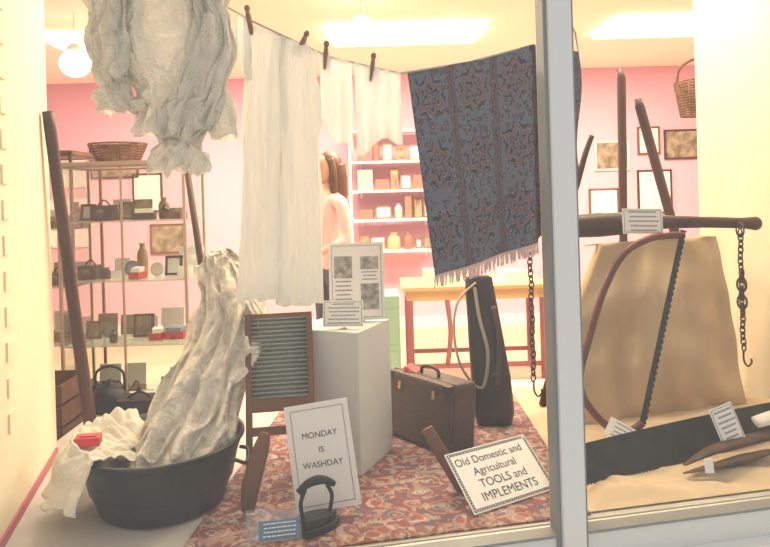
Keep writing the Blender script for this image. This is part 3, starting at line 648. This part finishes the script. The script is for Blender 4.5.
b=MB();b.box((0,0,.36),(.2,.35,.72));b.box((0,-.18,.36),(.16,.01,.6));b.box((.05,-.19,.4),(.015,.015,.08));b.build('green_cabinet.001',GREEN,(1.35,4.85,FZ),bevel=.004)
def pend(n,x,y,z,r=.1):
    e=empty('pendant_lamp' if n==0 else 'pendant_lamp.%03d'%n,(x,y,z));MB().ball((0,0,0),(r,r,r*.9)).build('globe',LAMP,parent=e)
    b=MB();b.lathe([(r*.45,0),(r*.5,.03),(r*.2,.06),(0,.06)],T=TR((0,0,r*.78)));b.tube([(0,0,r*.8),(0,0,CZ-z)],.004,n=6);b.build('flex',WHITE,parent=e)
pend(0,-2.07,4.4,1.95);pend(1,-.12,4.2,2.06)
def lamp(n,x,y,sx,sy,en,col=(1,.84,.57),z=CZ-.02):
    nm='ceiling_light_panel' if n==0 else 'ceiling_light_panel.%03d'%n
    e=empty(nm,(x,y,z));b=MB();b.box((0,0,0),(sx,sy,.03));b.build('diffuser',LAMP,parent=e)
    l=bpy.data.lights.new('tube_light','AREA');l.shape='RECTANGLE';l.size=sx;l.size_y=sy;l.energy=en;l.color=col;o=bpy.data.objects.new('tube_light',l);sc.collection.objects.link(o);o.parent=e;o.location=(0,0,-.025)
lamp(0,-2,5.2,1.2,.6,96);lamp(1,.2,5.2,1.2,.6,115);lamp(2,2.4,5.2,1.2,.6,100);lamp(3,-.5,2.95,1.2,.3,28);lamp(4,1.1,3.1,.9,.3,22)
# ---------------------------------------------------------------- shop visitor
def skin_mesh(vs,es,rs,sub=2):
    me=bpy.data.meshes.new('t');me.from_pydata(vs,es,[]);o=bpy.data.objects.new('t',me);sc.collection.objects.link(o)
    o.modifiers.new('k','SKIN');md=o.modifiers.new('u','SUBSURF');md.levels=sub;md.render_levels=sub
    for i,r in enumerate(rs): me.skin_vertices[0].data[i].radius=(r,r)
    me.skin_vertices[0].data[0].use_root=True
    dg=bpy.context.evaluated_depsgraph_get();dg.update();em=bpy.data.meshes.new_from_object(o.evaluated_get(dg))
    V=[tuple(v.co) for v in em.vertices];F=[list(p.vertices) for p in em.polygons];bpy.data.objects.remove(o);return V,F
wm=empty('woman_standing',(-.42,4.85,FZ),(0,0,R(-50)))
vs=[(0,0,.95),(0,0,1.12),(0,-.01,1.3),(0,.0,1.42),(0,-.005,1.5),(0,-.01,1.56)];rs=[.13,.105,.12,.075,.048,.05]
es=[(0,1),(1,2),(2,3),(3,4),(4,5)]
for sx in(-1,1):
    o=len(vs);vs+=[(.16*sx,0,1.395),(.21*sx,.01,1.13),(.17*sx,-.19,1.05),(.155*sx,-.24,1.045)];rs+=[.055,.042,.027,.024];es+=[(3,o),(o,o+1),(o+1,o+2),(o+2,o+3)]
    o=len(vs);vs+=[(.09*sx,0,.86),(.1*sx,-.01,.5),(.1*sx,.02,.1),(.1*sx,-.03,.045),(.1*sx,-.14,.03)];rs+=[.092,.06,.04,.04,.03];es+=[(0,o),(o,o+1),(o+1,o+2),(o+2,o+3),(o+3,o+4)]
V,F=skin_mesh(vs,es,rs)
b=MB();b.add(V,F,0,True);o=b.build('body',[TOPM,TROU,SKIN,DWOOD],parent=wm)
for p in o.data.polygons:
    c=p.center;p.material_index=3 if c.z<.085 else 1 if c.z<.93 else 2 if (c.z>1.455 or (c.y<-.10 and c.z<1.12)) else 0
hb_=MB()
for sx in(-1,1):
    V,F=skin_mesh([(.155*sx,-.24,1.045),(.15*sx,-.28,1.04),(.148*sx,-.32,1.035)],[(0,1),(1,2)],[.024,.03,.026]);hb_.add(V,F,0,True)
    for k,l in enumerate([.055,.065,.06,.045]):
        x=.148*sx+(k-1.5)*.017*-sx;V,F=skin_mesh([(x,-.32,1.035),(x,-.32-l*.5,1.03),(x,-.32-l,1.01)],[(0,1),(1,2)],[.0095,.009,.007],1);hb_.add(V,F,0,True)
    V,F=skin_mesh([(.15*sx-.02*sx,-.27,1.04),(.11*sx,-.30,1.035),(.10*sx,-.325,1.03)],[(0,1),(1,2)],[.012,.011,.008],1);hb_.add(V,F,0,True)
hb_.build('hands',SKIN,parent=wm)
hd_=MB();n=28;rows=[]
for j in range(19):
    p=math.pi*(j+.03)/18.06;z=-math.cos(p);r=math.sin(p);row=[]
    for i in range(n):
        a=2*math.pi*i/n;x=r*math.cos(a)*.074;y=r*math.sin(a)*.092
        if z<0: x*=1-.25*z*z;y=y*(1-.1*z*z)-.012*z*z
        if y<-.05 and abs(z)<.25 and abs(x)>.015: y+=.006
        row.append((x,y-.015,1.645+z*.115))
    rows.append(row)
hd_.loft(rows,0)
hd_.add([(-.007,-.104,1.66),(.007,-.104,1.66),(-.015,-.100,1.622),(.015,-.100,1.622),(0,-.128,1.625)],[(0,4,2),(0,1,4),(1,3,4),(2,4,3)],0,True)
for sx in(-1,1): hd_.ball((.074*sx,-.005,1.64),(.01,.02,.03),0,n=12);hd_.ball((.03*sx,-.096,1.655),(.013,.009,.008),2,n=12);hd_.box((.03*sx,-.1,1.675),(.03,.008,.006),1)
hd_.ball((0,-.098,1.592),(.022,.009,.008),3,n=12)
hd_.ball((0,.018,1.67),(.09,.10,.114),1);hd_.tube([(0,.05,1.68),(0,.065,1.58),(0,.08,1.45),(0,.09,1.36)],[.09,.092,.08,.04],1,smooth=5)
for sx in(-1,1): hd_.tube([(.07*sx,-.02,1.72),(.085*sx,-.015,1.62),(.08*sx,-.01,1.50),(.07*sx,.0,1.42)],[.022,.03,.03,.015],1,smooth=5)
hd_.build('head',[SKIN,HAIR,EYE,LIP],parent=wm)
# ---------------------------------------------------------------- world + camera
w=bpy.data.worlds.new('w');sc.world=w;w.use_nodes=True;bg=w.node_tree.nodes['Background'];bg.inputs[0].default_value=(.98,.97,.96,1);bg.inputs[1].default_value=.76
cd=bpy.data.cameras.new('cam');cd.lens=650/770*36;cd.sensor_width=36;cd.shift_y=-78.5/770;cd.clip_start=.05
co=bpy.data.objects.new('camera',cd);sc.collection.objects.link(co)
co.matrix_world=Matrix.Translation((0,0,1))@Matrix.Rotation(R(90),4,'X')@Matrix.Rotation(-.03,4,'Z')
sc.camera=co
